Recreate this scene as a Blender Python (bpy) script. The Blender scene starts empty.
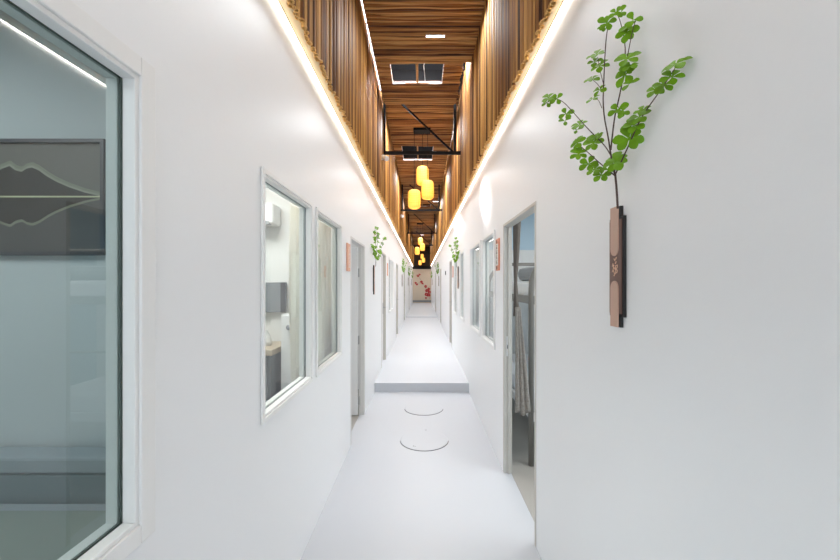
import bpy, math, random
from mathutils import Vector, Matrix
R = math.radians
PI = math.pi
sc = bpy.context.scene
COL = sc.collection
CH = 1.52                       # camera height

# ------------------------------------------------------------------ camera
cam_d = bpy.data.cameras.new('camera'); cam = bpy.data.objects.new('camera', cam_d); COL.objects.link(cam)
cam.location = (0, 0, CH); cam.rotation_euler = (R(90), 0, 0)
cam_d.sensor_width = 36; cam_d.lens = 36*360/840
cam_d.shift_x = -2/840; cam_d.shift_y = 4/840
cam_d.clip_start = 0.02; cam_d.clip_end = 100
sc.camera = cam
sc.view_settings.view_transform = 'Standard'; sc.view_settings.look = 'None'
sc.view_settings.gamma = 1; sc.view_settings.use_curve_mapping = False
sc.view_settings.exposure = 1.15
# ------------------------------------------------------------------ world: soft overcast daylight entering behind the camera
w = bpy.data.worlds.new('world'); sc.world = w; w.use_nodes = True
bg = w.node_tree.nodes['Background']; bg.inputs[0].default_value = (0.84, 0.92, 1.0, 1); bg.inputs[1].default_value = 1.2
# ------------------------------------------------------------------ area lights (added fill for the corridor and rooms)
def area(name, loc, size, power, color, rot=(0, 0, 0)):
    d = bpy.data.lights.new(name, 'AREA'); d.shape = 'RECTANGLE'; d.size = size[0]; d.size_y = size[1]
    d.energy = power; d.color = color
    o = bpy.data.objects.new(name, d); COL.objects.link(o); o.location = loc; o.rotation_euler = rot
    return o
for yy, pw in ((-0.4, 2), (1.6, 7), (3.2, 10), (5.8, 24), (8.6, 32), (11.4, 36), (15.8, 30), (20.0, 30), (23.8, 24)):
    area('corridor_fill', (.2 if yy < 4 else 0, yy, 4.02 if yy < 5 else 4.14), (0.6, 0.4), pw*.72, (0.95, 0.98, 1.0))  # added fill along the corridor, no fixtures at these spots
area('room_fill', (-2.0, 0.2, 2.55), (0.8, 0.8), 10.5, (0.92, 0.97, 1.0))  # unseen lights added to brighten the rooms behind the windows and doors
area('room_fill', (-1.5, 2.3, 2.55), (0.8, 0.8), 13, (1.0, 0.98, 0.95))
area('room_fill', (-2.0, 4.2, 2.55), (0.8, 0.8), 9, (1.0, 1.0, 1.0))
area('room_fill', (-2.0, 9.0, 2.55), (0.8, 4.0), 60, (1.0, 1.0, 1.0))
area('room_fill', (2.1, 2.6, 2.55), (1.0, 2.5), 28, (1.0, 0.99, 0.96))
area('room_fill', (2.1, 9.0, 2.55), (0.8, 4.0), 60, (1.0, 1.0, 1.0))
LED_POWER = 10.5
GAP_POWER = 220.0
SPOT_POWER = 22.0
DOWN_POWER = 5.0

# ------------------------------------------------------------------ helpers
def T(o, label=None, cat=None, group=None, kind=None):
    if label: o['label'] = label
    if cat: o['category'] = cat
    if group: o['group'] = group
    if kind: o['kind'] = kind
    return o
def empty(name, loc=(0, 0, 0), rz=0, parent=None):
    o = bpy.data.objects.new(name, None); COL.objects.link(o); o.location = loc; o.rotation_euler = (0, 0, rz)
    o.empty_display_size = 0.05
    if parent: o.parent = parent
    return o
class MB:
    def __init__(s): s.v = []; s.f = []; s.t = []; s.tone = 0.5
    def add(s, vs, fs):
        n = len(s.v); s.v += [tuple(p) for p in vs]; s.f += [tuple(i+n for i in f) for f in fs]; s.t += [s.tone]*len(vs)
        return s
    def box(s, x0, x1, y0, y1, z0, z1):
        vs = [(x, y, z) for z in (z0, z1) for y in (y0, y1) for x in (x0, x1)]
        return s.add(vs, [(0, 2, 3, 1), (4, 5, 7, 6), (0, 1, 5, 4), (2, 6, 7, 3), (0, 4, 6, 2), (1, 3, 7, 5)])
    def cbox(s, c, d): return s.box(c[0]-d[0]/2, c[0]+d[0]/2, c[1]-d[1]/2, c[1]+d[1]/2, c[2]-d[2]/2, c[2]+d[2]/2)
    def tube(s, pts, rad, n=8, cap=True):
        pts = [Vector(p) for p in pts]; rs = rad if isinstance(rad, (list, tuple)) else [rad]*len(pts)
        vs = []; fs = []; prev = None
        for i, p in enumerate(pts):
            d = (pts[min(i+1, len(pts)-1)]-pts[max(i-1, 0)]).normalized()
            if prev is None:
                a = d.orthogonal().normalized()
            else:
                a = (prev - d*prev.dot(d)).normalized()
            prev = a; b = d.cross(a)
            for k in range(n):
                t = 2*PI*k/n; vs.append(p+(a*math.cos(t)+b*math.sin(t))*rs[i])
        for i in range(len(pts)-1):
            for k in range(n):
                fs.append((i*n+k, i*n+(k+1) % n, (i+1)*n+(k+1) % n, (i+1)*n+k))
        if cap:
            fs.append(tuple(reversed(range(n)))); fs.append(tuple(range((len(pts)-1)*n, len(pts)*n)))
        return s.add(vs, fs)
    def lathe(s, prof, n=24, c=(0, 0, 0), axis='z'):
        vs = []; fs = []
        for r, z in prof:
            for k in range(n):
                t = 2*PI*k/n
                if axis == 'z': vs.append((c[0]+r*math.cos(t), c[1]+r*math.sin(t), c[2]+z))
                elif axis == 'y': vs.append((c[0]+r*math.cos(t), c[1]+z, c[2]+r*math.sin(t)))
                else: vs.append((c[0]+z, c[1]+r*math.cos(t), c[2]+r*math.sin(t)))
        for i in range(len(prof)-1):
            for k in range(n): fs.append((i*n+k, i*n+(k+1) % n, (i+1)*n+(k+1) % n, (i+1)*n+k))
        return s.add(vs, fs)
    def prism(s, pts, h, mapf):
        """outline pts (u,v), thickness h, mapf(u,v,w)->xyz"""
        n = len(pts)
        vs = [mapf(u, v, 0) for u, v in pts]+[mapf(u, v, h) for u, v in pts]
        fs = [tuple(range(n)), tuple(reversed(range(n, 2*n)))]+[(i, i+n, (i+1) % n+n, (i+1) % n) for i in range(n)]
        return s.add(vs, fs)
    def build(s, name, mat, parent=None, smooth=False, bevel=0, normals=True):
        me = bpy.data.meshes.new(name); me.from_pydata(s.v, [], s.f); me.update()
        at = me.attributes.new('tone', 'FLOAT', 'POINT'); at.data.foreach_set('value', s.t)
        if normals:
            import bmesh
            bm = bmesh.new(); bm.from_mesh(me); bmesh.ops.recalc_face_normals(bm, faces=bm.faces); bm.to_mesh(me); bm.free()
        if smooth:
            me.polygons.foreach_set('use_smooth', [True]*len(me.polygons))
        me.materials.append(mat)
        o = bpy.data.objects.new(name, me); COL.objects.link(o)
        if parent: o.parent = parent
        if bevel:
            m = o.modifiers.new('bevel', 'BEVEL'); m.width = bevel; m.segments = 2; m.limit_method = 'ANGLE'
        return o
def copy_tree(o, parent=None):
    c = o.copy(); COL.objects.link(c)
    if parent: c.parent = parent
    for ch in list(o.children): copy_tree(ch, c)
    return c

# ------------------------------------------------------------------ materials
def mat(name, color=(0.8, 0.8, 0.8), rough=0.5, metal=0.0, emis=None, estr=0, spec=0.5, bump=0, bscale=40, var=0, coat=0):
    m = bpy.data.materials.new(name); m.use_nodes = True; nt = m.node_tree; b = nt.nodes['Principled BSDF']
    b.inputs['Base Color'].default_value = (*color, 1); b.inputs['Roughness'].default_value = rough
    b.inputs['Metallic'].default_value = metal; b.inputs['Specular IOR Level'].default_value = spec
    b.inputs['Coat Weight'].default_value = coat; b.inputs['Coat Roughness'].default_value = 0.15
    if emis: b.inputs['Emission Color'].default_value = (*emis, 1); b.inputs['Emission Strength'].default_value = estr
    if bump or var:
        tc = nt.nodes.new('ShaderNodeTexCoord'); nz = nt.nodes.new('ShaderNodeTexNoise'); nz.inputs['Scale'].default_value = bscale
        nz.inputs['Detail'].default_value = 4; nt.links.new(tc.outputs['Object'], nz.inputs['Vector'])
        if bump:
            bp = nt.nodes.new('ShaderNodeBump'); bp.inputs['Strength'].default_value = bump; bp.inputs['Distance'].default_value = 0.01
            nt.links.new(nz.outputs['Fac'], bp.inputs['Height']); nt.links.new(bp.outputs['Normal'], b.inputs['Normal'])
        if var:
            cr = nt.nodes.new('ShaderNodeMixRGB'); cr.blend_type = 'MIX'
            cr.inputs[1].default_value = (*[c*(1-var) for c in color], 1); cr.inputs[2].default_value = (*[min(1, c*(1+var)) for c in color], 1)
            nt.links.new(nz.outputs['Fac'], cr.inputs[0]); nt.links.new(cr.outputs[0], b.inputs['Base Color'])
    return m
def bamboo_mat(name, stretch, dark, mid, light):
    m = bpy.data.materials.new(name); m.use_nodes = True; nt = m.node_tree; b = nt.nodes['Principled BSDF']; L = nt.links.new
    tc = nt.nodes.new('ShaderNodeTexCoord'); mp = nt.nodes.new('ShaderNodeMapping'); mp.inputs['Scale'].default_value = stretch
    L(tc.outputs['Object'], mp.inputs['Vector'])
    nz = nt.nodes.new('ShaderNodeTexNoise'); nz.inputs['Scale'].default_value = 1.0; nz.inputs['Detail'].default_value = 5
    L(mp.outputs[0], nz.inputs['Vector'])
    at = nt.nodes.new('ShaderNodeAttribute'); at.attribute_name = 'tone'
    ad = nt.nodes.new('ShaderNodeMath'); ad.operation = 'MULTIPLY_ADD'; ad.inputs[1].default_value = 0.75; L(nz.outputs['Fac'], ad.inputs[0])
    m2 = nt.nodes.new('ShaderNodeMath'); m2.operation = 'MULTIPLY_ADD'; m2.inputs[1].default_value = 0.62; m2.inputs[2].default_value = -0.18
    L(at.outputs['Fac'], m2.inputs[0]); L(m2.outputs[0], ad.inputs[2])
    cr = nt.nodes.new('ShaderNodeValToRGB'); e = cr.color_ramp.elements
    e[0].position = 0.15; e[0].color = (*dark, 1); e[1].position = 0.8; e[1].color = (*light, 1)
    x = e.new(0.48); x.color = (*mid, 1)
    L(ad.outputs[0], cr.inputs[0]); L(cr.outputs[0], b.inputs['Base Color'])
    b.inputs['Roughness'].default_value = 0.5; b.inputs['Specular IOR Level'].default_value = 0.35
    return m
def glass_mat(name, tint, ior=1.6):
    m = bpy.data.materials.new(name); m.use_nodes = True; nt = m.node_tree; nt.nodes.clear(); L = nt.links.new
    out = nt.nodes.new('ShaderNodeOutputMaterial'); mx = nt.nodes.new('ShaderNodeMixShader')
    tr = nt.nodes.new('ShaderNodeBsdfTransparent'); tr.inputs[0].default_value = (*tint, 1)
    gl = nt.nodes.new('ShaderNodeBsdfGlossy'); gl.inputs['Roughness'].default_value = 0.0; gl.inputs[0].default_value = (1, 1, 1, 1)
    fr = nt.nodes.new('ShaderNodeFresnel'); fr.inputs['IOR'].default_value = ior
    
    ge = nt.nodes.new('ShaderNodeNewGeometry'); iv = nt.nodes.new('ShaderNodeMath'); iv.operation = 'SUBTRACT'; iv.inputs[0].default_value = 1
    ml = nt.nodes.new('ShaderNodeMath'); ml.operation = 'MULTIPLY'
    L(ge.outputs['Backfacing'], iv.inputs[1]); L(iv.outputs[0], ml.inputs[0]); L(fr.outputs[0], ml.inputs[1]); L(ml.outputs[0], mx.inputs[0]); L(tr.outputs[0], mx.inputs[1]); L(gl.outputs[0], mx.inputs[2]); L(mx.outputs[0], out.inputs[0])
    return m
def emit(name, color, s):
    m = bpy.data.materials.new(name); m.use_nodes = True; nt = m.node_tree; nt.nodes.clear()
    out = nt.nodes.new('ShaderNodeOutputMaterial'); e = nt.nodes.new('ShaderNodeEmission')
    e.inputs[0].default_value = (*color, 1); e.inputs[1].default_value = s; nt.links.new(e.outputs[0], out.inputs[0]); return m
M = {}
M['wall'] = mat('white_wall_paint', (0.885, 0.895, 0.905), 0.42, bump=0.05, bscale=30)
M['floor'] = mat('white_epoxy_floor', (0.57, 0.59, 0.625), 0.42, bump=0.02, bscale=6)
M['frame'] = mat('off_white_frame', (0.86, 0.86, 0.85), 0.4)
M['jamb'] = mat('pale_jamb', (0.58, 0.555, 0.51), 0.4)
M['jamb2'] = mat('light_grey_jamb', (0.70, 0.69, 0.67), 0.4)
M['cream'] = mat('cream_ledge', (0.50, 0.38, 0.22), 0.6)
M['bam_v'] = bamboo_mat('bamboo_vertical', (30, 30, 1.2), (0.05, 0.016, 0.004), (0.27, 0.11, 0.026), (0.62, 0.34, 0.10))
M['bam_h'] = bamboo_mat('bamboo_horizontal', (1.6, 32, 32), (0.03, 0.009, 0.003), (0.36, 0.145, 0.035), (0.70, 0.40, 0.135))
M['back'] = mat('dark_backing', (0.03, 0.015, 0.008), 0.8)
M['black'] = mat('black_steel', (0.008, 0.008, 0.009), 0.6, spec=.2)
M['void'] = mat('dark_void', (0.005, 0.005, 0.006), 0.9)  # black colour stands in for the unlit space above the ceiling
M['led'] = emit('led_diffuser', (1.0, 0.94, 0.86), LED_POWER)
M['gap'] = emit('gap_tube', (0.92, 0.93, 1.0), GAP_POWER)
M['gapdim'] = emit('gap_tube_dim', (0.85, 0.85, 1.0), 4.0)
M['lampdisc'] = emit('downlight_disc', (0.90, 0.88, 1.0), DOWN_POWER)
M['glass'] = glass_mat('green_tinted_glass', (0.80, 0.85, 0.84), 1.7)
M['glass2'] = glass_mat('clear_glass', (0.92, 0.95, 0.94), 1.45)
M['room'] = mat('room_wall', (0.64, 0.675, 0.69), 0.7)
M['room2'] = mat('room_wall_white', (0.78, 0.78, 0.77), 0.7)
M['roomblue'] = mat('room_wall_blue', (0.50, 0.64, 0.74), 0.7)
M['rfloor'] = mat('grey_room_floor', (0.42, 0.40, 0.37), 0.5)
M['leaf'] = mat('leaf_green', (0.15, 0.33, 0.006), 0.5, spec=.25, var=0.5, bscale=25)
M['stem'] = mat('stem_brown', (0.07, 0.035, 0.03), 0.6)
M['vback'] = mat('vase_black', (0.01, 0.009, 0.009), 0.4)
M['vbrown'] = mat('vase_brown', (0.16, 0.085, 0.065), 0.45, var=0.15, bscale=20)
M['vtan'] = mat('vase_tan', (0.58, 0.38, 0.29), 0.5, var=0.08, bscale=20)
M['emblem'] = mat('emblem_tan', (0.80, 0.52, 0.36), 0.5)
M['copper'] = mat('copper_sign', (0.72, 0.27, 0.15), 0.4)
M['peach'] = mat('peach_sign', (0.80, 0.42, 0.28), 0.45)
M['signmark'] = mat('sign_mark_white', (0.85, 0.82, 0.78), 0.5)
M['signdark'] = mat('sign_mark_dark', (0.10, 0.07, 0.06), 0.5)
M['steel'] = mat('hinge_steel', (0.45, 0.45, 0.45), 0.3, 0.9)
M['seal'] = mat('dark_glazing_seal', (0.05, 0.07, 0.06), 0.6)
M['dark'] = mat('dark_grey', (0.05, 0.055, 0.065), 0.4)
M['grey'] = mat('mid_grey', (0.22, 0.24, 0.26), 0.5)
M['wood'] = mat('pale_wood_top', (0.55, 0.46, 0.35), 0.5, var=0.15, bscale=10)
M['cloth'] = mat('grey_beige_cloth', (0.46, 0.44, 0.40), 0.9, bump=0.2)
M['taupe'] = mat('taupe_curtain', (0.17, 0.145, 0.125), 0.9, bump=0.3)
M['drape'] = mat('grey_drape', (0.34, 0.325, 0.30), 0.9)
M['sheer'] = mat('pale_curtain', (0.84, 0.82, 0.76), 0.9)
M['bedmetal'] = mat('taupe_bed_metal', (0.22, 0.205, 0.185), 0.4)
M['linen'] = mat('white_linen', (0.85, 0.86, 0.88), 0.8, bump=0.2, bscale=12)
M['greylinen'] = mat('grey_blanket', (0.30, 0.31, 0.32), 0.9, bump=0.4, bscale=12)
M['bedcap'] = mat('grey_blue_padding', (0.36, 0.40, 0.43), 0.8)
M['spread'] = mat('bedspread_green_grey', (0.26, 0.30, 0.27), 0.8)
M['white'] = mat('white_plastic', (0.82, 0.82, 0.82), 0.35)
M['bluegrey'] = mat('blue_grey_fabric', (0.20, 0.25, 0.27), 0.8)
M['lantern'] = mat('lantern_paper', (0.9, 0.62, 0.22), 0.7, emis=(1.0, 0.42, 0.04), estr=0.28)
def translucent(m, amount, color):
    nt = m.node_tree; out = nt.nodes['Material Output']; b = nt.nodes['Principled BSDF']
    t = nt.nodes.new('ShaderNodeBsdfTranslucent'); t.inputs[0].default_value = (*color, 1); x = nt.nodes.new('ShaderNodeMixShader'); x.inputs[0].default_value = amount
    nt.links.new(b.outputs[0], x.inputs[1]); nt.links.new(t.outputs[0], x.inputs[2]); nt.links.new(x.outputs[0], out.inputs[0])
translucent(M['lantern'], .35, (1.0, .72, .30)); translucent(M['sheer'], .6, (.85, .84, .78)); translucent(M['cloth'], .35, (.6, .58, .52))
M['bulb'] = emit('lantern_bulb', (1.0, 0.75, 0.33), 9)
M['ribs'] = mat('lantern_ribs', (0.75, 0.42, 0.08), 0.6, emis=(1.0, 0.45, 0.04), estr=0.25)
M['red'] = mat('mural_red', (0.42, 0.015, 0.02), 0.6)
M['mbrown'] = mat('mural_branch', (0.12, 0.05, 0.03), 0.6)
M['endwall'] = mat('beige_end_wall', (0.62, 0.53, 0.42), 0.6)

# ------------------------------------------------------------------ shell
XL, XR = -0.67, 0.66
TH = 0.06
Z_LED = CH+1.282
Y0, Y1 = -2.5, 26.0
STEP_Y, STEP_H = 5.07, 0.127
def holed_wall(name, xin, xout, y0, y1, z0, z1, holes, m):
    """wall slab in the YZ plane with rectangular holes (ya,yb,za,zb)"""
    ys = sorted(set([y0, y1]+[h[0] for h in holes]+[h[1] for h in holes])); zs = sorted(set([z0, z1]+[h[2] for h in holes]+[h[3] for h in holes]))
    inside = lambda yc, zc: any(h[0] < yc < h[1] and h[2] < zc < h[3] for h in holes)
    b = MB(); vid = {}
    def v(x, y, z):
        k = (round(x, 5), round(y, 5), round(z, 5))
        if k not in vid: vid[k] = len(b.v); b.v.append(k); b.t.append(0.5)
        return vid[k]
    solid = lambda i, j: 0 <= i < len(ys)-1 and 0 <= j < len(zs)-1 and not inside((ys[i]+ys[i+1])/2, (zs[j]+zs[j+1])/2)
    for i in range(len(ys)-1):
        for j in range(len(zs)-1):
            if not solid(i, j): continue
            a, c, e, g = ys[i], ys[i+1], zs[j], zs[j+1]
            for x in (xin, xout): b.f.append((v(x, a, e), v(x, c, e), v(x, c, g), v(x, a, g)))
            if not solid(i-1, j): b.f.append((v(xin, a, e), v(xout, a, e), v(xout, a, g), v(xin, a, g)))
            if not solid(i+1, j): b.f.append((v(xin, c, e), v(xout, c, e), v(xout, c, g), v(xin, c, g)))
            if not solid(i, j-1): b.f.append((v(xin, a, e), v(xin, c, e), v(xout, c, e), v(xout, a, e)))
            if not solid(i, j+1): b.f.append((v(xin, a, g), v(xin, c, g), v(xout, c, g), v(xout, a, g)))
    o = b.build(name, m); o['kind'] = 'structure'; return o
SILL, HEAD = 0.955, 1.985
winL = [(-0.55, 0.845, SILL, 2.008), (1.515, 2.16, SILL, HEAD), (2.285, 2.955, SILL, HEAD), (7.25, 7.75, SILL, HEAD+.05), (7.85, 8.35, SILL, HEAD+.05)]
doorL = [(3.38, 4.2, 0, 1.97), (5.95, 6.65, 0, 2.06), (9.3, 10.05, 0, 2.06), (13.3, 14.05, 0, 2.06), (18.4, 19.1, 0, 2.06)]
winR = [(3.27, 3.88, SILL, HEAD), (4.08, 4.86, SILL, HEAD), (5.65, 6.2, SILL, HEAD+.05), (6.8, 7.35, SILL, HEAD+.05)]
doorR = [(2.08, 2.915, 0, 2.0), (7.95, 8.6, 0, 2.06), (12.3, 13.0, 0, 2.06), (17.0, 17.7, 0, 2.06)]
holed_wall('wall_left', XL, XL-TH, Y0, Y1, 0, Z_LED+0.04, winL+doorL, M['wall'])
holed_wall('wall_right', XR, XR+TH, Y0, Y1, 0, Z_LED+0.04, winR+doorR, M['wall'])
# floor in one piece with its step
b = MB(); b.box(-0.73, 0.72, Y0, STEP_Y, -0.1, 0); b.box(XL-.06, XR+.06, STEP_Y, 15, -0.1, STEP_H); b.box(XL-.06, XR+.06, 15, Y1, -0.1, STEP_H+0.035)
fl = b.build('floor', M['floor'], bevel=0.006); fl['kind'] = 'structure'
for x0, x1, n in ((-3.2, -0.73, 'floor_left_rooms'), (0.72, 3.4, 'floor_right_rooms')):
    o = MB().box(x0, x1, Y0, Y1, -0.1, -0.002).build(n, M['rfloor']); o['kind'] = 'structure'
# room shells
def shell(name, boxes, m):
    b = MB()
    for q in boxes: b.box(*q)
    o = b.build(name, m); o['kind'] = 'structure'; return o
RZ = 2.62
shell('wall_left_partition_near', [(-3.2, XL-TH, 1.40, 1.46, 0, RZ)], M['room'])
shell('wall_left_partition_mid', [(-3.2, XL-TH, 3.28, 3.34, 0, RZ), (-3.2, XL-TH, 5.2, 5.26, 0, RZ), (-3.2, XL-TH, 12, 12.06, 0, RZ)], M['room2'])
shell('wall_left_outer', [(-3.26, -3.2, Y0, Y1, 0, RZ), (-3.2, XL-TH, -1.56, -1.5, 0, RZ), (-3.2, XL-TH, Y1-.06, Y1, 0, RZ)], M['room'])
shell('wall_right_outer', [(3.4, 3.46, Y0, Y1, 0, RZ), (XR+TH, 3.4, 0.9, 0.96, 0, RZ), (XR+TH, 3.4, Y1-.06, Y1, 0, RZ)], M['roomblue'])
shell('wall_right_partition', [(XR+TH, 3.4, 5.3, 5.36, 0, 2.02)], M['room2'])
shell('wall_right_partition_blue_band', [(XR+TH, 3.4, 5.3, 5.36, 2.02, RZ)], M['roomblue'])
shell('wall_right_partition_far', [(XR+TH, 3.4, 11.4, 11.46, 0, RZ)], M['room2'])
shell('ceiling_rooms', [(-3.26, XL-TH, Y0, Y1, RZ, RZ+.06), (XR+TH, 3.46, Y0, Y1, RZ, RZ+.06)], M['room2'])
# unseen roof and sides added to block stray light, blackened so the void stays dark
shell('ceiling_light_block', [(-0.95, 0.95, Y0, Y1, 5.2, 5.26), (-0.95, -0.9, Y0, Y1, Z_LED+.04, 5.2), (0.9, 0.95, Y0, Y1, Z_LED+.04, 5.2), (-.95, .95, Y1, Y1+.06, Z_LED, 5.26),
                       (-0.95, 0.95, 5.6, 5.66, 4.85, 4.97), (-0.95, 0.95, 4.4, 4.46, 4.8, 4.92), (-.9, .9, Y0, Y0+.05, 4.13, 5.2)], M['void'])
# ledges (cove soffit) and LED lines
XB = 0.599
o = MB().box(-XB-.0, XL-.0, Y0, Y1, Z_LED+.012, Z_LED+.03).build('trim_1', M['cream']); o['kind'] = 'structure'
o = MB().box(XB, XR, Y0, Y1, Z_LED+.012, Z_LED+.03).build('trim_2', M['cream']); o['kind'] = 'structure'

# ------------------------------------------------------------------ bamboo cladding
rnd = random.Random(4)
def bamboo_side(name, sgn):
    b = MB(); y = Y0
    while y < Y1:
        r = rnd.uniform(.0105, .0155)
        y += r
        if y > Y1: break
        b.tone = rnd.random()
        near = y < 9
        x = sgn*(XB-.004-rnd.uniform(-.010, .008)); zb = Z_LED+.002+rnd.uniform(-.012, .010); zt = 4.45
        n = 8 if near else 6
        lean = rnd.uniform(-.008, .008)
        rb = r*1.05
        if near and y > 0:
            # hollow cut end
            ang = [2*PI*k/n for k in range(n)]
            ring = lambda rr, zz, dy=0: [(x+rr*math.cos(a), y+dy+rr*math.sin(a), zz) for a in ang]
            vs = ring(r*.50, zb+.05)+ring(r*.60, zb)+ring(rb*1.05, zb)+ring(rb, zb+.008)+ring(r, (zb+zt)/2, lean)+ring(r*.95, zt)
            fs = [(i*n+k, i*n+(k+1) % n, (i+1)*n+(k+1) % n, (i+1)*n+k) for i in range(5) for k in range(n)]
            fs.append(tuple(range(n)))
            b.add(vs, fs); q = len(b.t)-len(vs)
            for j in range(n): b.t[q+j] = 0.0
            for j in range(n, 3*n): b.t[q+j] = 1.25
        else:
            b.tube([(x, y, zb), (x, y+lean, (zb+zt)/2), (x, y, zt)], [rb, r, r*.95], n)
        y += r*rnd.uniform(.75, 1.0)
    # backing board
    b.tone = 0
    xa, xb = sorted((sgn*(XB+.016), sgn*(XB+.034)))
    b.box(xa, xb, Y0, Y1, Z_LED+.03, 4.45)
    o = b.build(name, M['bam_v'], smooth=False, normals=True); o['kind'] = 'structure'; return o
bamboo_side('wall_left_upper', -1)
bamboo_side('wall_right_upper', 1)
HOLES = [(-.375, .255, 4.25, 4.68, .5), (-.40, .22, 7.15, 7.95, .5), (-.3, .3, 12.3, 12.7, .5)]
def bamboo_ceiling(name, x0, x1, y0, y1, z, holes, sec=None):
    b = MB(); y = y0
    while y < y1:
        r = rnd.uniform(.007, .0125); y += r
        if y > y1: break
        b.tone = rnd.random()
        segs = [(x0+rnd.uniform(-.006, .006), x1+rnd.uniform(-.012, .008))]
        for h in holes:
            if h[2] < y < h[3]:
                mid = (h[0]+h[1])/2
                segs = [(segs[0][0], h[0]), (h[1], segs[0][1])]
        for a, c in segs:
            b.tone = min(1, max(0, b.tone+rnd.uniform(-.1, .1)))
            m = max(2, int((c-a)/.14)+1)
            ph = rnd.uniform(0, 6); dy = rnd.uniform(.002, .009); tl = rnd.uniform(-.006, .006); zz = z+r+rnd.uniform(-.004, .004)
            b.tube([(a+(c-a)*k/m, y+tl*(k/m-.5)*2+dy*math.sin(ph+k*1.1), zz+.002*math.sin(ph*2+k)) for k in range(m+1)], [r*(1+.05*math.sin(k*2+ph)) for k in range(m+1)], 8)
        y += r*rnd.uniform(.8, 1.0)
    b.tone = 0
    zb = z+.036
    yy = y0
    for h in sorted(holes, key=lambda h: h[2]):
        b.box(x0, x1, yy, h[2]-.01, zb, zb+.015); b.box(x0, h[0]-.01, h[2]-.01, h[3]+.01, zb, zb+.015); b.box(h[1]+.01, x1, h[2]-.01, h[3]+.01, zb, zb+.015); yy = h[3]+.01
        xm = (h[0]+h[1])/2+.0
        b.tone = .8; b.box(xm-.014, xm+.014, h[2]-.005, h[3]+.005, z+.004, z+.03); b.tone = 0
    b.box(x0, x1, yy, y1, zb, zb+.015)
    o = b.build(name, M['bam_h']); o['kind'] = 'structure'; return o
ZA, ZB = CH+2.60, CH+2.73
bamboo_ceiling('ceiling', -.548, .60, Y0, 4.23, ZA, [])
bamboo_ceiling('ceiling_middle', -.545, .49, 4.235, 5.21, ZA, [HOLES[0]])
bamboo_ceiling('ceiling_far', -.57, .55, 5.22, Y1, ZB, HOLES[1:])
# white painted lips around the ceiling openings and the lit gap edges
def lip(h, z, name):
    b = MB(); t = .008
    b.box(h[0]-t, h[0], h[2], h[3], z, z+.03); b.box(h[1], h[1]+t, h[2], h[3], z, z+.03); b.box(h[0]-t, h[1]+t, h[3], h[3]+t, z+.004, z+.026)
    o = b.build(name, M['wall']); o['kind'] = 'structure'
for i, (h, z) in enumerate(zip(HOLES, (ZA, ZB, ZB))): lip(h, z, 'trim_%d' % (3+i))

# ------------------------------------------------------------------ windows
def window(n, side, y0, y1, z0, z1, glass, xg=.028, cas=.04, deep=False):
    X = XL if side < 0 else XR
    s = -1 if side < 0 else 1
    e = empty('window_%d' % n, (X, (y0+y1)/2, z0)); e['kind'] = 'structure'
    hw = (y1-y0)/2; H = z1-z0
    def ring(name, x0, x1, o_, i_, m):
        """rectangular ring: outer overhang o_, inner inset i_; x from wall face, outward positive"""
        b = MB(); xa, xb = sorted((s*x0, s*x1))
        b.box(xa, xb, -hw-o_, -hw+i_, -o_, H+o_); b.box(xa, xb, hw-i_, hw+o_, -o_, H+o_)
        b.box(xa, xb, -hw+i_, hw-i_, -o_, i_); b.box(xa, xb, -hw+i_, hw-i_, H-i_, H+o_)
        return b.build(name, m, e, bevel=.002)
    ring('window_casing', -.012, -.0005, cas, .0, M['frame'])
    ring('window_frame', -.006, xg-.004, .0, .012, M['frame'])
    ring('glazing_seal', xg-.004, xg-.001, .0, .0145 if n == 1 else .013, M['seal'] if n == 1 else M['grey'])
    ring('window_reveal', xg+.008, TH+.003, .0, .012, M['frame'])
    xa, xb = sorted((s*(xg), s*(xg+.006)))
    MB().box(xa, xb, -hw+.003, hw-.003, .003, H-.003).build('pane', glass, e)
    return e
wn = 1
for i, q in enumerate(winL):
    window(wn, -1, *q, M['glass'] if i == 0 else M['glass2'], cas=.045 if i == 0 else .022); wn += 1
for q in winR: window(wn, 1, *q, M['glass2'], cas=.03); wn += 1

# ------------------------------------------------------------------ doors
def door(n, side, y0, y1, h, zf, leaf=None, hinges=False, matj=None):
    X = XL if side < 0 else XR; s = -1 if side < 0 else 1
    e = empty('door_%d' % n, (X, (y0+y1)/2, zf)); e['kind'] = 'structure'; hw = (y1-y0)/2; H = h-zf; mj = matj or M['frame']
    b = MB(); x = lambda a, c: sorted((s*a, s*c))
    xa, xb = x(-.004, TH+.004)
    b.box(xa, xb, -hw, -hw+.022, 0, H); b.box(xa, xb, hw-.022, hw, 0, H); b.box(xa, xb, -hw+.022, hw-.022, H-.022, H)
    # stop bead
    xa, xb = x(.030, .045)
    b.box(xa, xb, hw-.034, hw-.022, 0, H-.022); b.box(xa, xb, -hw+.022, -hw+.034, 0, H-.022)
    b.build('door_frame', mj, e, bevel=.002)
    if leaf == 'open':
        xa, xb = x(TH+.012, TH+.012+.72)
        lf = MB().box(xa, xb, hw-.062, hw-.024, .01, H-.03).build('door_leaf', M['white'], e, bevel=.003)
    elif leaf == 'closed':
        xa, xb = x(.046, .082)
        lf = MB().box(xa, xb, -hw+.024, hw-.024, .006, H-.026).build('door_leaf', M['white'], e, bevel=.003)
        k = MB(); xa, xb = x(.034, .046)
        k.box(xa, xb, hw-.10, hw-.06, .85, 1.05); k.tube([(s*.046, hw-.08, .97), (s*.0, hw-.08, .97), (s*-.01, hw-.08, .97), (s*-.01, hw-.19, .97)], .009, 8)
        k.build('door_handle', M['steel'], e)
    if hinges:
        for zz in (.12, .82, 1.60) if side < 0 else ():
            k = MB(); xa, xb = x(.055, TH+.001)
            k.box(xa, xb, hw-.0245, hw-.022, zz, zz+.10); k.tube([(s*(TH+.008), hw-.024, zz), (s*(TH+.008), hw-.024, zz+.10)], .007, 8)
            k.build('hinge', M['steel'], e)
    return e
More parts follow.
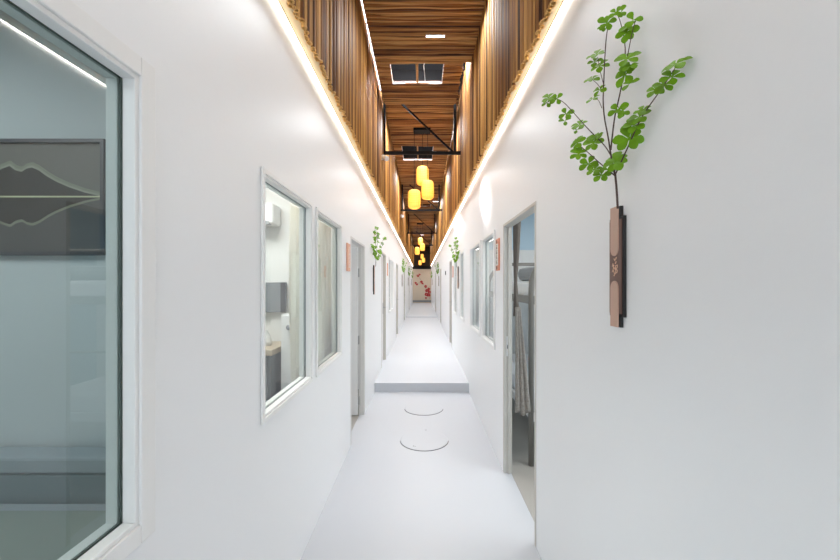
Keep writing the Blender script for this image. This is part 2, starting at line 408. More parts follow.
door(1, -1, 3.38, 4.2, 1.97, 0, 'open', True, M['jamb2'])
d = door(2, 1, 2.08, 2.915, 2.0, 0, None, False, M['jamb'])
k = MB(); k.box(.018, .045, .3925, .396, .94, 1.10); k.build('strike_plate', M['white'], d)
k = MB(); k.box(.024, .038, .3905, .3924, 1.0, 1.03); k.build('latch_hole', M['dark'], d)
k = MB(); k.box(-.0, .0, 0, 0, 0, 0)
for zz in (1.55, .78):
    k2 = MB(); k2.lathe([(0, 0), (.004, 0), (.004, -.003), (0, -.003)], 8, (.02, .395, zz), 'y'); k2.build('frame_screw', M['steel'], d)
dn = 3
for q in doorL[1:]:
    door(dn, -1, q[0], q[1], q[3], STEP_H if q[0] < 15 else STEP_H+.035, 'closed', matj=M['jamb']); dn += 1
for q in doorR[1:]:
    door(dn, 1, q[0], q[1], q[3], STEP_H if q[0] < 15 else STEP_H+.035, 'closed', matj=M['jamb']); dn += 1

# ------------------------------------------------------------------ end wall with mural
b = MB(); b.box(XL, XR, Y1-.05, Y1, STEP_H+.035, CH+1.15); o = b.build('wall_end', M['endwall']); o['kind'] = 'structure'
o = MB().box(XL, XR, Y1-.12, Y1-.05, CH+1.08, CH+1.30).build('trim_6', M['black']); o['kind'] = 'structure'
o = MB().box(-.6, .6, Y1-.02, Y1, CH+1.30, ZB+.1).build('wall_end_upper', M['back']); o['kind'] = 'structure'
o = MB().box(XL, XR, Y1-.07, Y1-.05, STEP_H+.10, STEP_H+.22).build('baseboard_end', M['grey']); o['kind'] = 'structure'
mu = empty('wall_mural', (0, Y1-.05, 1.5)); T(mu, 'mural of dark red blossoms on the beige wall at the far end', 'mural')
fb = MB(); bb = MB(); r2 = random.Random(8)
def flower(cx, cz, s):
    for k in range(5):
        a = 2*PI*k/5+r2.random(); px, pz = cx+math.cos(a)*s*.55, cz+math.sin(a)*s*.55
        fb.prism([(px+math.cos(t)*s*.5, pz+math.sin(t)*s*.42) for t in [2*PI*j/9 for j in range(9)]], .004, lambda u, v, w_: (u, -.002-w_-k*.0012, v))
for (px, py, s) in [(417.9, 275.7, .09), (419.5, 274.5, .07), (415.7, 283, .08), (417, 284.5, .07), (421.4, 282, .10), (422.6, 283.5, .07), (425.7, 286.4, .10), (427.1, 290.7, .13), (428.6, 289, .10), (428.6, 295, .13), (426.4, 294.3, .12), (429.3, 292, .10), (426, 298, .07)]:
    flower((px-422)*.0722, (284-py)*.0722+CH-1.5, s*1.12)
for a, c in [((429.5, 299), (427, 290)), ((427, 290), (421.5, 282)), ((421.5, 282), (416, 284)), ((421.5, 282), (418, 275.5)), ((427, 290), (429.5, 286))]:
    p = [((q[0]-422)*.0722, -.006, (284-q[1])*.0722+CH-1.5) for q in (a, c)]
    bb.tube([p[0], ((p[0][0]+p[1][0])/2+.03, -.006, (p[0][2]+p[1][2])/2), p[1]], .008, 5)
fb.build('blossoms', M['red'], mu); bb.build('branch', M['mbrown'], mu)

# ------------------------------------------------------------------ LED lines, downlights, gap tubes
for s, side in ((-1, 'left'), (1, 'right')):
    xo = s*(abs(XL if s < 0 else XR)-.0075)
    e = empty('led_strip', (xo, 0, Z_LED)); T(e, 'long glowing warm white light strip under the ledge of the %s wall' % side, 'led strip')
    MB().box(-.005, .005, Y0, Y1-.1, -.001, .006).build('diffuser', M['led'], e)
    b = MB(); b.box(-.006, .006, Y0, Y1-.1, .006, .0115)
    xa, xb = sorted((-s*.006, -s*.005)); b.box(xa, xb, Y0, Y1-.1, .0045, .006); b.build('channel', M['white'], e)
def downlight(x, y, z, label):
    e = empty('downlight', (x, y, z)); T(e, label, 'downlight', 'recessed ceiling lights')
    MB().box(-.095, .095, -.013, .013, -.003, .004).build('diffuser', M['lampdisc'], e, bevel=.003)
    b = MB(); b.box(-.102, .102, -.020, .020, -.001, .010); b.build('trim_plate', M['white'], e, bevel=.002)
downlight(.14, 3.77, ZA-.006, 'slim recessed light in the bamboo ceiling nearest the camera')
downlight(.45, 11.9, ZB-.006, 'slim recessed light near the right edge of the bamboo ceiling, beyond the second steel frame')
downlight(0, 20.0, ZB-.006, 'slim recessed light in the ceiling near the far end of the corridor')
downlight(0, -0.9, ZA-.006, 'slim recessed light in the ceiling overhead')
def tube(x0, y0, x1, y1, z, label, m='gap', r=.012):
    e = empty('light_tube', ((x0+x1)/2, (y0+y1)/2, z)); T(e, label, 'tube light', 'tube lights above the ceiling gaps')
    p, q = Vector((x0, y0, 0)), Vector((x1, y1, 0)); c = (p+q)/2; d = (q-p).normalized()
    MB().tube([p-c, q-c], r, 10).build('glowing_tube', M[m], e, smooth=True)
    MB().tube([p-c-d*.03, p-c], r*1.3, 10).build('end_cap', M['white'], e); MB().tube([q-c, q-c+d*.03], r*1.3, 10).build('end_cap', M['white'], e)
tube(.46, 4.30, .46, 4.62, ZA+.30, 'white tube light shining through the gap right of the ceiling panel by the opening', 'gap', .022)
tube(-.576, 1.5, -.576, 5.0, ZA+.10, 'white tube light shining through the narrow gap along the left edge of the ceiling', 'gapdim', .005)
tube(-.38, 4.46, .27, 4.46, ZA+.42, 'white tube light lying above the far rim of the ceiling opening')
tube(-.36, 7.4, .2, 7.4, ZB+.45, 'white tube light above the ceiling opening over the nearest lanterns')
tube(.57, 8.6, .57, 9.1, ZB+.45, 'white tube light above the right ceiling gap before the second steel frame')
tube(.57, 13.2, .57, 13.6, ZB+.5, 'white tube light above the right ceiling gap before the third steel frame')

# cable hanging above the opening
k = MB(); k.tube([(.10, 4.30, ZA+.30), (.06, 4.38, ZA+.16), (.02, 4.45, ZA+.10), (.03, 4.55, ZA+.08), (.04, 4.7, ZA+.06), (.05, 4.85, ZA+.06)], .005, 6)
T(k.build('loose_cable', M['white'], smooth=True), 'thin white cable lying across the right half of the ceiling opening', 'cable')

# ------------------------------------------------------------------ steel frames
def truss(y, zc, zb_, hw, label, xo=0):
    e = empty('steel_frame', (xo, y, zb_)); T(e, label, 'steel frame', 'black steel frames under the bamboo ceiling')
    h = zc-zb_
    MB().box(-hw, hw, -.022, .022, -.022, .022).build('beam', M['black'], e, bevel=.002)
    for s in (-1, 1):
        MB().box(s*(hw-.085)-.018, s*(hw-.085)+.018, -.018, .018, .022, h).build('post', M['black'], e)
    MB().tube([(-hw*.52, 0, h), (hw-.12, 0, .022)], .019, 4).build('diagonal_brace', M['black'], e)
    return e
truss(5.36, ZB, CH+1.95, .61, 'nearest black steel frame with diagonal brace hanging before the lanterns', -.035)
truss(9.9, ZB, CH+2.03, .59, 'second black steel frame, just behind the nearest lanterns', -.035)
truss(14.0, ZB, CH+1.98, .59, 'third black steel frame counted from the camera', -.012)
truss(18.6, ZB, CH+2.0, .59, 'fourth black steel frame counted from the camera', -.012)
truss(22.8, ZB, CH+1.95, .59, 'farthest black steel frame near the end wall', -.012)

# ------------------------------------------------------------------ pendant lanterns
def pendant(x, y, label):
    e = empty('pendant_light', (x, y, ZB)); T(e, label, 'pendant light', 'lantern clusters along the corridor')
    MB().box(-.15, .15, -.09, .09, -.045, -.002).build('ceiling_plate', M['black'], e, bevel=.006)
    for (dx, dy, zc) in ((0.01, .07, 1.93), (.10, 0, 1.66), (-.135, -.04, 1.485)):
        z = CH+zc-ZB; r, hh = .105, .165
        prof = []
        for k in range(7): a = PI/2*k/6; prof.append((.05+(r-.05)*math.sin(a), -hh+.055*(1-math.cos(a))))
        prof += [(r+.004, 0)]
        prof += [(p[0], -p[1]) for p in reversed(prof[:-1])]
        l = MB().lathe(prof, 24).build('lantern', M['lantern'], e, smooth=True); l.location = (dx, dy, z)
        rb = MB()
        for k in range(10):
            zz = -hh+.03+k*(2*hh-.06)/9; rr = r+.005 if abs(zz) < hh-.06 else r-.012
            rb.lathe([(rr, zz-.003), (rr+.003, zz), (rr, zz+.003)], 24)
        for k in range(16):
            a = 2*PI*k/16; rb.tube([(p[0]*1.02*math.cos(a), p[0]*1.02*math.sin(a), p[1]) for p in prof[::2]], .0018, 4)
        rb.build('woven_ribs', M['ribs'], l)
        MB().lathe([(0, -.05), (.02, -.045), (.032, -.02), (.03, .01), (.015, .04), (0, .045)], 12).build('bulb', M['bulb'], l, smooth=True)
        MB().tube([(dx, dy, -.045), (dx, dy, z+hh)], .004, 6).build('cord', M['black'], e)
    return e
pendant(0.0, 6.36, 'nearest cluster of three glowing yellow bamboo lanterns on black cords')
pendant(-.08, 16.2, 'second cluster of three small glowing yellow lanterns, deeper in the corridor')
pendant(.0, 25.1, 'farthest and smallest cluster of glowing yellow lanterns, before the end wall')

# ------------------------------------------------------------------ spotlights
def spotlight(x, y, z, target, label, power):
    e = empty('spotlight', (x, y, z)); T(e, label, 'spotlight', 'white spotlights on the bamboo wall')
    s = 1 if x < 0 else -1
    MB().box(-s*.02-.012, -s*.02+.012, -.02, .02, -.16, .05).build('wall_bracket', M['white'], e, bevel=.004)
    d = (Vector(target)-Vector((x, y, z))).normalized()
    c = Vector((s*.045, 0, .03))
    h = MB(); h.tube([c-d*.06, c-d*.055, c+d*.05, c+d*.06], [.02, .034, .036, .036], 16, cap=True); h.build('lamp_head', M['white'], e, smooth=False)
    MB().tube([(0, 0, 0), c], .009, 8).build('swivel_arm', M['white'], e)
    ld = bpy.data.lights.new('spot_beam', 'SPOT'); ld.energy = power; ld.spot_size = R(15); ld.spot_blend = 1.0; ld.shadow_soft_size = .02
    lo = bpy.data.objects.new('spot_beam', ld); COL.objects.link(lo); lo.location = Vector((x, y, z))+c+d*.07
    lo.rotation_euler = d.to_track_quat('-Z', 'Y').to_euler()
spotlight(-.585, 5.22, CH+1.80, (.66, 3.75, CH+.82), 'small white spotlight on the left bamboo wall below the nearest steel frame', SPOT_POWER*7)
spotlight(-.585, 9.7, CH+1.80, (.66, 6.7, CH+.95), 'small white spotlight on the left bamboo wall below the second steel frame', SPOT_POWER*3)

# ------------------------------------------------------------------ wall vases with branches
def make_vase():
    e = empty('wall_vase', (0, 0, 0))
    # local: x = 0 at wall, -x into the corridor; y along the wall; z up. height .40
    W = .036; H = .40
    mp = lambda x0, sg=1: (lambda u, v, w_: (x0-w_, u, v))
    b = MB(); b.box(-.011, 0, -W-.006, W+.006, .035, H-.035); b.box(-.011, 0, -W+.012, W-.012, 0, H); b.build('back_board', M['vback'], e, bevel=.001)
    b = MB(); b.box(-.015, -.011, -W, W, .045, H-.045); b.build('brown_panel', M['vbrown'], e, bevel=.001)
    w = .023
    arc = lambda cz, s: [(w*math.cos(a), cz+s*w*1.1*math.sin(a)) for a in [PI*k/12 for k in range(13)]]
    top = [(-w, H-.001), (w, H-.001)]+[(p[0], p[1]) for p in arc(.262, -1)]
    bot = [(-w, .001), (w, .001)]+[(p[0], p[1]) for p in arc(.128, 1)]
    MB().prism(top, .004, mp(-.015)).build('tan_strip', M['vtan'], e)
    MB().prism(bot, .004, mp(-.015)).build('tan_strip', M['vtan'], e)
    g = MB()
    strokes = [((.008, .232), (.004, .224)), ((-.004, .228), (.001, .220)), ((.007, .218), (.002, .210)), ((-.010, .212), (-.006, .196), (-.012, .184)), ((-.013, .204), (-.003, .206)),
               ((-.006, .188), (-.001, .176), (-.004, .170)), ((.004, .204), (.013, .206), (.012, .198), (.005, .192)), ((.004, .204), (.005, .184), (.003, .176)), ((.005, .192), (.013, .188), (.010, .180), (.005, .180)), ((-.002, .198), (.002, .190))]
    for st in strokes: g.tube([(-.0155, -u*1.25, v) for u, v in st], .0018, 5)
    g.build('emblem', M['emblem'], e)
    return e
V0 = (XR, 1.203, CH-.143)
vase0 = make_vase(); vase0.location = V0
T(vase0, 'tall brown and tan wall vase with a small tan emblem, nearest on the right wall', 'wall vase', 'wall vases along the corridor')
# branch: points read along the wall in metres, spreading into the corridor on the far side
def P(px, py, dz=0.0):
    z = 1.40-.00383*(px-547)+dz
    return Vector(((px-422)*z/360-V0[0]-.004, z-V0[1], (284-py)*z/360+CH-V0[2]))
br = empty('leafy_branch', V0)
T(br, 'green leafy branch with seven sprays standing in the nearest wall vase on the right', 'branch', 'leafy branches in the wall vases')
sb = MB()
def twig(pts, r0, r1):
    q = [P(*p) for p in pts]; n = len(q)-1
    # smooth with midpoint subdivision
    for _ in range(2):
        nq = [q[0]]
        for i in range(len(q)-1): nq += [q[i]*.75+q[i+1]*.25, q[i]*.25+q[i+1]*.75]
        q = nq+[q[-1]]
    sb.tube(q, [r0+(r1-r0)*i/(len(q)-1) for i in range(len(q))], 6)
def Pv(px, py): p = P(px, py); return p
twig([(619, 208.5), (618, 190), (616.5, 174)], .0034, .0032)
twig([(616.5, 176), (612, 155), (610, 140), (604, 110), (605, 80), (607, 40), (609.6, 24)], .003, .0012)
twig([(612, 150), (616, 115), (620, 100), (626, 70), (627, 45), (622, 22), (618, 13)], .0026, .001)
twig([(626, 72), (630, 50), (634, 30), (637, 20)], .0016, .001)
twig([(616.8, 174), (628, 150), (642, 118), (655, 100), (665, 86), (678, 66)], .0026, .001)
twig([(613, 157), (606, 145), (590, 130), (575, 113), (563, 100), (552, 98)], .0022, .001)
twig([(616.5, 176), (603, 165), (590, 153), (580, 145)], .0022, .001)
twig([(605, 85), (601, 70), (599, 57)], .0012, .0008); twig([(604, 92), (599, 84), (594, 80)], .0012, .0008); twig([(603, 108), (600, 100), (596, 98)], .0012, .0008)
twig([(619, 106), (621, 110)], .001, .0008); twig([(616, 172), (618, 166), (619, 161)], .001, .0008); twig([(628, 150), (630, 144), (632, 139)], .001, .0008)
sb.build('stem', M['stem'], br, smooth=True)
r3 = random.Random(11)
lb = MB()
def leaf(p, d, nrm, L, W):
    d = d.normalized(); s = d.cross(nrm).normalized(); n = s.cross(d).normalized()
    prof = [(0, .04), (.2, .30), (.45, .78), (.68, 1.0), (.86, .80), (.97, .38), (1.0, .0)]
    vs = []; fs = []
    for t, w_ in prof:
        c = p+d*(L*t)+n*(-.22*L*t*t); 
        vs += [c-s*(W*w_/2)+n*(W*w_*.12), c, c+s*(W*w_/2)+n*(W*w_*.12)]
    for i in range(len(prof)-1):
        a = i*3; fs += [(a, a+1, a+4, a+3), (a+1, a+2, a+5, a+4)]
    lb.add(vs, fs)
def rosette(px, py, size=1.0, n=6, face=None):
    c = P(px, py)
    c.x -= .004
    if face is None:
        face = Vector((-.55+r3.uniform(-.25, .2), -.75+r3.uniform(-.3, .3), .35+r3.uniform(-.35, .45)))
    f = face.normalized(); a0 = r3.random()*6; size *= (.86 if px > 640 else 1.0); u = f.orthogonal().normalized(); v = f.cross(u)
    for k in range(n):
        a = a0+2*PI*k/n+r3.uniform(-.18, .18)
        d = u*math.cos(a)+v*math.sin(a)+f*r3.uniform(.0, .35)
        L = .036*size*r3.uniform(.85, 1.12)
        q = c.copy()
        leaf(q, d, f, L, L*.70)
    # keep off the wall plane
for (px, py, s, n) in [(551, 98, .95, 6), (559, 99, .7, 4), (549, 103, .6, 4), (609.6, 23, .85, 5), (606, 27, .6, 4), (618.5, 13, .7, 4), (624, 12, .6, 3), (629, 33, .9, 6), (636, 20, .75, 3), (631, 27, .6, 4),
                       (599, 55, .85, 6), (602, 66, .85, 5), (597, 62, .7, 4), (594, 79, .75, 5), (602, 90, .75, 4), (595, 99, .7, 4), (630, 59, .95, 6), (633, 66, .7, 4), (628, 75, .95, 5), (632, 84, .7, 3), (628, 70, .6, 4),
                       (679, 64, 1.1, 6), (675, 77, .95, 5), (667, 85, .95, 5), (659, 90, .8, 5), (568, 114, .75, 4), (567, 121, .65, 3), (582, 125, .8, 5), (579, 130, .6, 3), (596, 143, 1.0, 6), (600, 136, .6, 4), (579.6, 143, .8, 6), (581, 154, .85, 6),
                       (591, 164, .85, 5), (597, 170, .8, 5), (604, 175, .75, 5), (618, 162, 1.15, 7), (632, 139, 1.15, 6), (642, 117, .95, 5), (637, 125, .95, 5), (645, 111, .7, 4), (620, 110, .85, 4), (625, 112, .7, 4), (611, 170, .6, 4)]:
    rosette(px, py, s, n)
# keep every leaf in front of the wall
lb.v = [(min(x, -.003-.0), y, z) for x, y, z in lb.v]
lb.build('leaves', M['leaf'], br, smooth=True, normals=False)
def more(side, y, zf, vl, bl, sc_=.86):
    v = copy_tree(vase0); v.location = (XR if side > 0 else XL, y, zf); T(v, vl); v.scale = (side, 1, 1)
    c = copy_tree(br); c.location = (XR if side > 0 else XL, y, zf+.40*(1-sc_)); c.scale = (side*sc_, sc_, sc_); T(c, bl)
ZF = CH-.143
more(-1, 4.95, ZF, 'dark slim wall vase right of the first door on the left wall', 'green leafy branch in the wall vase right of the first door on the left')
more(1, 6.5, ZF+.06, 'slim wall vase between two windows farther along the right wall', 'green leafy branch above the vase between the windows farther along the right wall')
more(-1, 12.0, ZF+.06, 'small distant wall vase on the left wall, second from the camera on that side', 'small distant leafy branch on the left wall, second from the camera on that side')
more(-1, 17.3, ZF+.06, 'tiny distant wall vase on the left wall, third from the camera on that side', 'tiny distant leafy branch on the left wall, third from the camera on that side')
more(1, 14.0, ZF+.06, 'small distant wall vase on the right wall, third from the camera on that side', 'small distant leafy branch on the right wall, third from the camera on that side')
more(1, 23.0, ZF+.06, 'tiny wall vase on the right wall beside the end wall', 'tiny leafy branch on the right wall beside the end wall')
more(-1, 23.0, ZF+.06, 'tiny wall vase on the left wall beside the end wall', 'tiny leafy branch on the left wall beside the end wall')

# ------------------------------------------------------------------ room number signs
def sign(side, y, z0, h, wd, body, mark, label, ends=False):
    X = XL if side < 0 else XR; e = empty('room_sign', (X, y, z0)); T(e, label, 'sign', 'small signs beside the room doors')
    s = side
    x = lambda a, c: sorted((-s*a, -s*c))
    xa, xb = x(0, .012)
    MB().box(xa, xb, -wd/2, wd/2, 0, h).build('sign_board', body, e, bevel=.003)
    g = MB(); r = random.Random(int(y*10))
    if ends:
        xa, xb = x(.012, .014)
        MB().box(xa, xb, -wd/2+.022, wd/2, .045, h-.045).build('sign_face', M['signmark'], e)
        g2 = MB()
        for zc in (.025, h-.025):
            g2 = MB(); g2.lathe([(0, 0), (.014, 0), (.014, s*.003)], 12, (-s*.0145, .012, zc), 'x'); g2.build('bolt_cap', M['signdark'], e)
        n = 4; x0 = .0145
    else: n = 5; x0 = .0125
    zs = .05 if ends else .03
    for i in range(n):
        cz = zs+(h-2*zs)*(i+.5)/n; u = .016
        # small character made of three strokes
        for st in (((-u, u*.9), (u, u*.9)), ((-u*.8, 0), (u*.8, 0)), ((0, u), (0, -u)), ((0, 0), (-u, -u)), ((0, 0), (u, -u)))[r.randint(0, 1):5-r.randint(0, 1)]:
            g.tube([(-s*x0, a+.005, cz+b_) for a, b_ in st], .0025, 4)
    g.build('characters', mark, e)
sign(1, 3.105, CH+.115, .275, .12, M['copper'], M['signdark'], 'copper sign with white face between the open door and the window on the right', True)
sign(-1, 3.245, CH+.115, .25, .13, M['peach'], M['signmark'], 'peach sign with white characters between the curtained window and the door on the left')
sign(-1, 6.95, CH+.16, .24, .12, M['peach'], M['signmark'], 'distant peach sign right of the second door on the left wall')
sign(1, 7.62, CH+.14, .24, .12, M['copper'], M['signmark'], 'distant copper sign before the second door on the right wall')

# ------------------------------------------------------------------ manhole covers
def manhole(y, label, marks):
    e = empty('floor_cover', (.022, y, 0)); T(e, label, 'floor hatch', 'round floor covers')
    MB().lathe([(0, 0.0005), (0, .0035), (.225, .0035), (.230, .001), (.230, .0005)], 64).build('cover_plate', M['floor'], e)
    g = MB(); n = 40; vs = []; fs = []
    for k in range(n+1):
        a = PI+.10+(PI-.2)*k/n; tt = math.sin(PI*k/n)**.6; wd = .004+.004*tt
        vs += [(.2325*math.cos(a), .2325*math.sin(a), .0025), ((.2325+wd)*math.cos(a), (.2325+wd)*math.sin(a), .0025), ((.2325+wd)*math.cos(a), (.2325+wd)*math.sin(a), .0002), (.2325*math.cos(a), .2325*math.sin(a), .0002)]
    for k in range(n):
        for j in range(4): fs.append((k*4+j, k*4+(j+1) % 4, k*4+4+(j+1) % 4, k*4+4+j))
    g.add(vs, fs); g.build('open_joint', M['dark'], e)
    for (mx, my, r) in marks: MB().lathe([(0, .0045), (r, .0045), (r, .003)], 10, (mx, my, 0)).build('lifting_hole', M['dark'], e)
manhole(3.51, 'nearer round white floor cover with a dark curved joint', [(-.10, -.14, .006), (-.085, -.15, .004), (.02, .23, .0045)])
manhole(4.40, 'farther round white floor cover with a dark curved joint, by the step', [])

# small black sensor on right wall
T(MB().box(XR-.02, XR-.0005, 9.9, 10.0, CH+.25, CH+.36).build('wall_switch', M['dark'], bevel=.004), 'small dark box on the right wall far down the corridor', 'switch')

# ------------------------------------------------------------------ left room 1: painting and bed
pt = empty('mountain_painting', (-1.635, 1.395, CH+.11)); T(pt, 'dark framed mountain and lake picture with glowing outlines behind the near left window', 'picture')
PW, PH = .84, .445
b = MB(); t = .014
b.box(-PW/2, PW/2, -.022, -.004, 0, t); b.box(-PW/2, PW/2, -.022, -.004, PH-t, PH); b.box(-PW/2, -PW/2+t, -.022, -.004, t, PH-t); b.box(PW/2-t, PW/2, -.022, -.004, t, PH-t)
b.build('picture_frame', M['dark'], pt)
M['psky'] = mat('picture_sky', (0.17, 0.155, 0.135), 0.5, var=.15, bscale=3)
M['pglow'] = mat('picture_glow', (0.34, 0.35, 0.27), 0.5)
M['pglow2'] = mat('picture_glow_faint', (0.26, 0.27, 0.20), 0.5)
M['pmount'] = mat('picture_mountain', (0.03, 0.025, 0.02), 0.5, var=.3, bscale=8)
M['pline'] = mat('picture_horizon', (0.66, 0.66, 0.42), 0.5)
M['plake'] = mat('picture_lake', (0.09, 0.085, 0.08), 0.5, var=.2, bscale=4)
pm = lambda y: (lambda u, v, w_: (u, y+w_, v))
hz = .225
MB().box(-PW/2+t, PW/2-t, -.010, -.005, hz, PH-t).build('sky', M['psky'], pt)
MB().box(-PW/2+t, PW/2-t, -.010, -.005, t, hz).build('lake', M['plake'], pt)
ridge = [(-.406, .0), (-.33, .03), (-.25, .045), (-.19, .07), (-.12, .055), (-.06, .075), (-.01, .088), (.025, .108), (.052, .118), (.072, .102), (.098, .095), (.118, .108), (.138, .112), (.165, .100), (.195, .078), (.23, .058), (.28, .036), (.34, .016), (.40, .002)]
def hill(off, grow, y, m, flip=1, name='mountain'):
    top = [(u*(1), hz+flip*(v*grow+off)) for u, v in ridge]
    return MB().prism([(ridge[0][0], hz)]+top+[(ridge[-1][0], hz)], .001, pm(y)).build(name, m, pt)
hill(.016, 1.05, -.0112, M['pglow2'], 1, 'outer_glow'); hill(.007, 1.02, -.0122, M['pglow'], 1, 'outline_glow'); hill(0, 1, -.0135, M['pmount'])
hill(.008, .92, -.0112, M['pglow2'], -1, 'reflection_glow'); hill(0, .9, -.0125, M['pmount'], -1, 'mountain_reflection')
MB().box(-PW/2+t, PW/2-t, -.0155, -.0145, hz-.003, hz+.003).build('horizon_line', M['pline'], pt)
bd = empty('bed', (-1.9, .4, 0)); T(bd, 'low blue-grey bed with padded headboard behind the near left window', 'bed')
b = MB(); b.box(-1.0, 1.0, .89, .97, 0, .84); b.build('headboard', M['bluegrey'], bd, bevel=.01)
b = MB(); b.box(-1.02, 1.02, .883, .98, .84, .90); b.build('headboard_cap', M['bedcap'], bd, bevel=.01)
b = MB(); b.box(-.98, .98, -.9, .885, .0, .45); b.build('bed_base', M['grey'], bd, bevel=.01)
b = MB(); b.box(-.98, .98, -.9, .885, .45, .75); b.build('mattress', M['bedcap'], bd, bevel=.03)
b = MB(); b.box(-.99, .99, -.92, .81, .60, .762); b.build('bedspread', M['spread'], bd, bevel=.008)

# ------------------------------------------------------------------ left room 2: AC, television, desk, cabinet, curtains
ac = empty('air_conditioner', (-1.68, 3.28, CH+.52)); T(ac, 'white wall air conditioner high behind the two-pane window on the left', 'air conditioner')
MB().box(-.40, .40, -.19, -.001, 0, .18).build('housing', M['white'], ac, bevel=.02); MB().box(-.37, .37, -.195, -.15, -.006, .02).build('vent_flap', M['grey'], ac)
tv = empty('television', (-1.62, 3.28, CH-.255)); T(tv, 'flat grey television on the room wall behind the left two-pane window', 'television')
MB().box(-.40, .40, -.06, -.02, 0, .27).build('screen_housing', M['grey'], tv, bevel=.004); MB().box(.355, .402, -.062, -.059, .0, .27).build('dark_edge', M['dark'], tv); MB().box(-.1, .1, -.02, -.001, .08, .2).build('wall_mount', M['dark'], tv)
dk = empty('desk', (-1.65, 3.05, 0)); T(dk, 'pale wood topped desk with grey fronts behind the left two-pane window', 'desk')
MB().box(-.55, .47, -.22, .22, .955, 1.0).build('desktop', M['wood'], dk, bevel=.003)
MB().box(-.53, .44, -.17, .21, .0, .955).build('body', M['grey'], dk)
for i in range(2): MB().box(-.52+i*.48, -.06+i*.48, -.19, -.17, .45, .93).build('door', M['grey'], dk, bevel=.003)
cb = empty('cabinet', (-1.08, 3.1, 0)); T(cb, 'white low cabinet with a round knob right of the desk', 'cabinet')
MB().box(-.085, .19, -.12, .17, 0, 1.27).build('body', M['white'], cb, bevel=.004)
l = MB().box(-.08, .185, -.14, -.12, .05, 1.26).build('door', M['white'], cb, bevel=.003)
MB().lathe([(.0, -.025), (.014, -.025), (.022, -.018), (.022, -.006), (.01, 0)], 20, (-.01, -.14, 1.165), 'y').build('round_knob', M['grey'], l, smooth=True)
jug = MB(); jug.lathe([(0, 0), (.05, 0), (.055, .04), (.04, .09), (.022, .11), (.026, .13)], 20, (-1.33, 3.05, 1.001)); T(jug.build('jug', M['white'], smooth=True), 'small white jug standing on the desk', 'jug')
bx = MB(); bx.box(-1.27, -1.13, 2.62, 2.80, 0, .62); T(bx.build('storage_box', M['bluegrey'], bevel=.01), 'dark grey box on the floor in front of the desk', 'box')
def curtain(name, x, y0, y1, z0, z1, m, parent=None, amp=.02, waves=10, pinch=None, seg=120, rows=24):
    b = MB(); vs = []; fs = []
    for j in range(rows+1):
        z = z1+(z0-z1)*j/rows; k = 1.0;  c = (y0+y1)/2
        if pinch:
            pz, pk, pc = pinch; d = abs(z-pz); k = pk+(1-pk)*min(1, (d/(.55 if z > pz else .8)))**.8; c = c+(pc-c)*(1-k)/(1-pk)
        for i in range(seg+1):
            u = i/seg; y = c+(u-.5)*(y1-y0)*k
            xx = x+(-amp*(1-k) if pinch else 0)+amp*(k if pinch else 1)*math.sin(u*waves*2*PI+.4*math.sin(z*3))*(.6+.4*math.sin(u*7+z))
            vs.append((xx, y, z))
    for j in range(rows):
        for i in range(seg):
            a = j*(seg+1)+i; fs.append((a, a+1, a+seg+2, a+seg+1))
    b.add(vs, fs); o = b.build(name, m, parent, smooth=True); 
    s = o.modifiers.new('thick', 'SOLIDIFY'); s.thickness = .004
    return o
cu = empty('window_curtain', (0, 0, 0)); T(cu, 'pale pleated curtain with tied grey drape behind the second left window pane', 'curtain')
curtain('sheer_layer', -.82, 2.24, 3.22, .80, 2.25, M['sheer'], cu, .022, 11)
curtain('tied_drape', -.785, 2.28, 2.66, .80, 1.86, M['drape'], cu, .014, 6, pinch=(1.48, .35, 2.56))
MB().tube([(-.82, 2.2, 2.26), (-.82, 3.24, 2.26)], .012, 10).build('curtain_rod', M['steel'], cu)
MB().box(-.812, -.762, 2.50, 2.63, 1.465, 1.495).build('tie_back', M['cloth'], cu, bevel=.005)

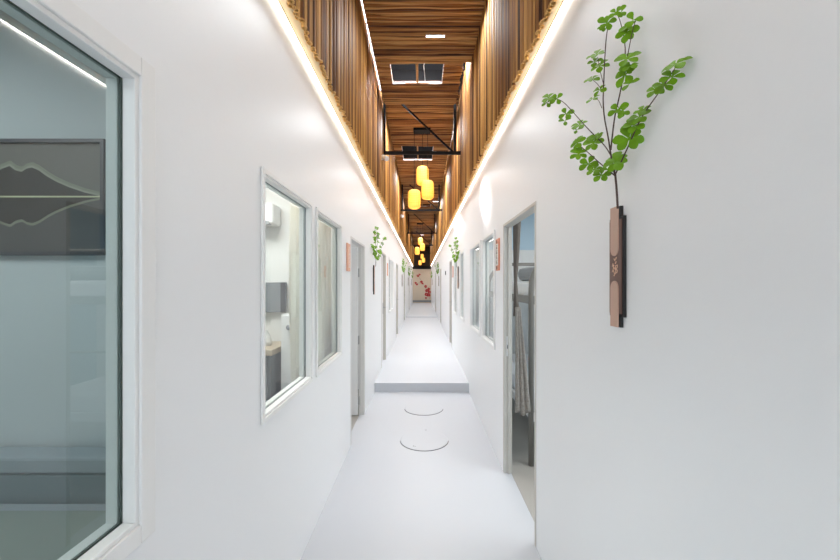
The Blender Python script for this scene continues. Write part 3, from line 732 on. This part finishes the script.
# ------------------------------------------------------------------ right room: bunk bed, curtain, blanket
bk = empty('bunk_bed', (1.5, 3.05, 0)); T(bk, 'taupe metal bunk bed with arched end frame seen through the open door on the right', 'bunk bed')
def arch(y, name):
    k = MB(); xa, xb = -.585, .45; rr = .30; zt = 1.79
    pts = [(xa, y, 0), (xa, y, zt-rr-.05)]
    for i in range(1, 9): a = PI/2*i/8; pts.append((xa+rr*(1-math.cos(a)), y, zt-rr+rr*math.sin(a)-.0))
    for i in range(8, 0, -1): a = PI/2*i/8; pts.append((xb-rr*(1-math.cos(a)), y, zt-rr+rr*math.sin(a)))
    pts += [(xb, y, zt-rr-.05), (xb, y, 0)]
    k.tube(pts, .023, 12)
    return k.build(name, M['bedmetal'], bk, smooth=True)
arch(-.03, 'end_frame'); arch(1.9, 'end_frame')
for z in (1.42, .44):
    k = MB(); k.box(-.585, -.56, -.03, 1.9, z-.07, z); k.box(.425, .45, -.03, 1.9, z-.07, z); k.box(-.585, .45, -.045, -.015, z-.07, z); k.build('bed_rail', M['bedmetal'] if z > 1 else M['white'], bk)
for z in (1.42, .44): MB().box(-.54, .41, 0.0, 1.86, z-.03, z+.13).build('mattress', M['linen'], bk, bevel=.03)
MB().box(-.54, .41, .02, .6, 1.55, 1.68).build('grey_bedding', M['greylinen'], bk, bevel=.05)
MB().tube([(-.55, -.03, .95), (.43, -.03, .95)], .011, 8).build('cross_bar', M['bedmetal'], bk)
cu2 = curtain('door_curtain', .795, 2.97, 3.06, 1.25, 2.2, M['taupe'], None, .028, 4, pinch=(1.55, .30, 2.99), seg=60)
T(cu2, 'dark taupe curtain gathered behind the right door frame', 'curtain')
def slanted_blanket():
    b = MB(); vs = []; fs = []; seg, rows = 50, 30
    for j in range(rows+1):
        t = j/rows; z = 1.33+(.46-1.33)*t; xr = .80+.095*t
        for i in range(seg+1):
            u = i/seg; x = .765+(xr-.765)*u
            vs.append((x, 2.945+.010*math.sin(u*6*PI+t*2), z+.015*math.sin(u*9)*t))
    for j in range(rows):
        for i in range(seg): a = j*(seg+1)+i; fs.append((a, a+1, a+seg+2, a+seg+1))
    b.add(vs, fs); o = b.build('hanging_blanket', M['pattern'], None, smooth=True)
    m = o.modifiers.new('thick', 'SOLIDIFY'); m.thickness = .006; return o
M['pattern'] = mat('patterned_cloth', (0.34, 0.31, 0.28), 0.9, bump=.5, bscale=70, var=.5)
T(slanted_blanket(), 'patterned grey beige blanket hanging beside the bunk bed post', 'blanket')
